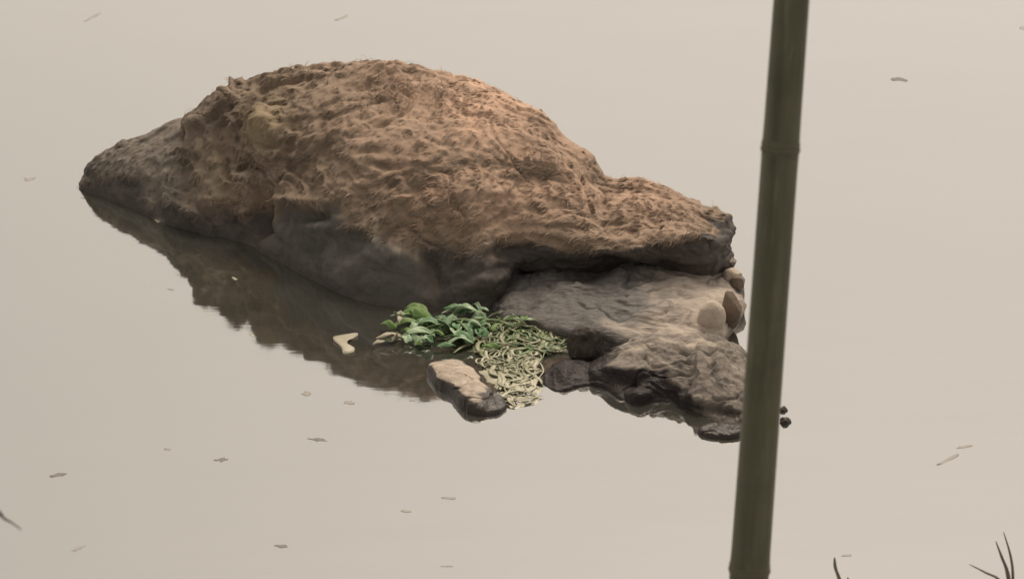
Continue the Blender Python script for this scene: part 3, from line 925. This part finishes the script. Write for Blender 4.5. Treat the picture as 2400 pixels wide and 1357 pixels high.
# ------------------------------------------------------------------ bamboo pole
def build_pole():
    t = NT("bamboo_skin")
    co = t.coords((14, 14, 0.7))
    n1 = t.noise(5.0, 5, 0.6, 0.3, co)
    n2 = t.noise(22, 4, 0.6, 0.2, t.coords((6, 6, 0.4)))
    n3 = t.noise(7, 4, 0.6, 0.6, t.coords((1, 1, 1)))
    col = t.mix(t.ramp(n1, [(0.3, 0.0), (0.7, 1.0)]), (0.070, 0.069, 0.041), (0.125, 0.119, 0.071))
    col = t.mix(t.math('MULTIPLY', t.ramp(n2, [(0.56, 0.0), (0.70, 1.0)]), 0.6), col, (0.20, 0.185, 0.125))
    col = t.mix(t.ramp(n3, [(0.45, 0.0), (0.7, 0.5)]), col, (0.040, 0.046, 0.024))
    skin = t.finish(col, t.math('ADD', 0.45, t.math('MULTIPLY', n2, 0.25)), t.math('ADD', n1, n2), 0.10, 0.002, 0.35)
    t = NT("bamboo_ring")
    n = t.noise(60, 4, 0.6, 0.2, t.coords((1, 1, 1)))
    ring = t.finish(t.mix(n, (0.085, 0.082, 0.052), (0.125, 0.118, 0.078)), 0.75, n, 0.3, 0.002, 0.25)
    Y0 = -2.53                                        # depth at which the pole stands
    def P(u, v, y=Y0):
        z = float(z_at(v, y)); return Vector((float(x_at(u, y, z)), y, z))
    a, b = P(1855, 0), P(1755, 1357)
    ax = (a - b).normalized()
    k = b.z / ax.z
    base = b - ax * k                                 # where it enters the water
    root = empty("bamboo_pole", base, "dark olive bamboo pole standing in the water in front of the rocks", "pole")
    rot = ax.to_track_quat('Z', 'Y').to_euler()
    def s_of(v):                                      # distance along the pole seen at row v
        best = None
        for q in np.linspace(-0.3, 3.0, 4000):
            p = base + ax * q
            d = abs(float(v_of(p.y, p.z)) - v)
            if best is None or d < best[0]:
                best = (d, q)
        return best[1]
    n1s, n2s = s_of(1328), s_of(343)
    L = n2s - n1s
    nodes = [n1s - L * 0.97, n1s, n2s, n2s + L * 1.05, n2s + 2.1 * L]
    nodes = [q for q in nodes]
    px = lambda s: 0.0
    # radius from the photo: 86 px at the top row, 91 px at the bottom row
    dt, db = float(fwd(a.y, a.z)), float(fwd(b.y, b.z))
    rt, rb = 43.0 / FPX * dt, 46.5 / FPX * db
    st_, sb = s_of(0), s_of(1357)
    rad_at = lambda s: rb + (rt - rb) * (s - sb) / (st_ - sb)
    ends = [nodes[0] - 0.35] + nodes + [nodes[-1] + 0.2]
    for i in range(len(ends) - 1):
        s0, s1 = ends[i], ends[i + 1]
        n, m = 60, 40
        th = np.linspace(0, 2 * np.pi, m, endpoint=False)
        V = np.zeros((n, m, 3))
        for q in range(n):
            f = q / (n - 1); s = s0 + (s1 - s0) * f
            e = min(s - s0, s1 - s)
            r = rad_at(s) * (0.985 + 0.03 * math.exp(-e / 0.012) + 0.006 * math.sin(f * 5 + i))
            V[q, :, 0] = r * np.cos(th) * (1 + 0.012 * np.cos(2 * th + i)); V[q, :, 1] = r * np.sin(th); V[q, :, 2] = s
        VS, FS = [], []
        add_tube(VS, FS, V)
        o = link("internode", flat_mesh("internode", VS, FS), skin, root)
        for p_ in o.data.polygons:
            if len(p_.vertices) > 4: p_.use_smooth = False
        o.rotation_euler = rot
    for i, s in enumerate(nodes):
        n, m = 17, 40
        th = np.linspace(0, 2 * np.pi, m, endpoint=False)
        V = np.zeros((n, m, 3))
        for q in range(n):
            f = q / (n - 1) * 2 - 1
            r = rad_at(s) * (1.0 + 0.075 * math.exp(-((f + 0.25) / 0.28) ** 2) + 0.045 * math.exp(-((f - 0.35) / 0.22) ** 2))
            r = r * (1 + 0.004 * np.cos(3 * th + i))
            V[q, :, 0] = r * np.cos(th); V[q, :, 1] = r * np.sin(th); V[q, :, 2] = s + f * 0.011 + 0.0012 * np.sin(2 * th + i)
        VS, FS = [], []
        add_tube(VS, FS, V)
        o = link("node_ring", flat_mesh("node_ring", VS, FS), ring, root)
        o.rotation_euler = rot
build_pole()

# ------------------------------------------------------------------ grass and twigs near the bank
def blades(name, label, cat, base_px, tips, w, mat, bz=-0.02):
    c = gp(*base_px)
    root = empty(name, (c.x, c.y, 0), label, cat)
    for (pts, wd) in tips:                            # each blade: points (u, v, y offset)
        Q = [np.array(pt(u, v, c.y + dy)) for (u, v, dy) in pts]
        V = tube(Q, [wd, wd, wd * 0.8, wd * 0.25], 8, 40, flat=0.45) - np.array([c.x, c.y, 0])
        VS, FS = [], []
        add_tube(VS, FS, V)
        link("blade", flat_mesh("blade", VS, FS), mat, root)
    return root
blades("grass_tuft", "three thin brown grass blades rising at the lower right corner", "grass", (2372, 1420),
       [([(2370, 1425, 0), (2374, 1350, .01), (2368, 1300, .02), (2352, 1246, .03)], .0060),
        ([(2372, 1425, 0), (2362, 1345, .0), (2348, 1305, .0), (2334, 1268, .0)], .0054),
        ([(2372, 1425, 0), (2345, 1362, -.01), (2308, 1340, -.02), (2272, 1322, -.03)], .0054)], 1, M['blade'])
blades("sunken_stalk", "faint brown stalk tip poking up at the bottom edge right of the pole", "plant", (1975, 1385),
       [([(1975, 1410, 0), (1968, 1360, 0), (1958, 1330, 0), (1956, 1306, 0)], .006),
        ([(1975, 1410, 0), (1985, 1380, 0), (1990, 1362, 0), (1986, 1352, 0)], .006)], 1, M['blade'])
blades("bent_twig", "dark bent twig tip reaching in from the left edge over the water", "twig", (-200, 2600),
       [([(-180, 2640, 0), (-110, 1500, 0), (-28, 1215, 0), (14, 1217, 0), (50, 1241, 0)], .0048),
        ([(-40, 1250, 0), (-22, 1226, 0), (-6, 1211, 0), (5, 1201, 0)], .0040)], 1, M['twig'])
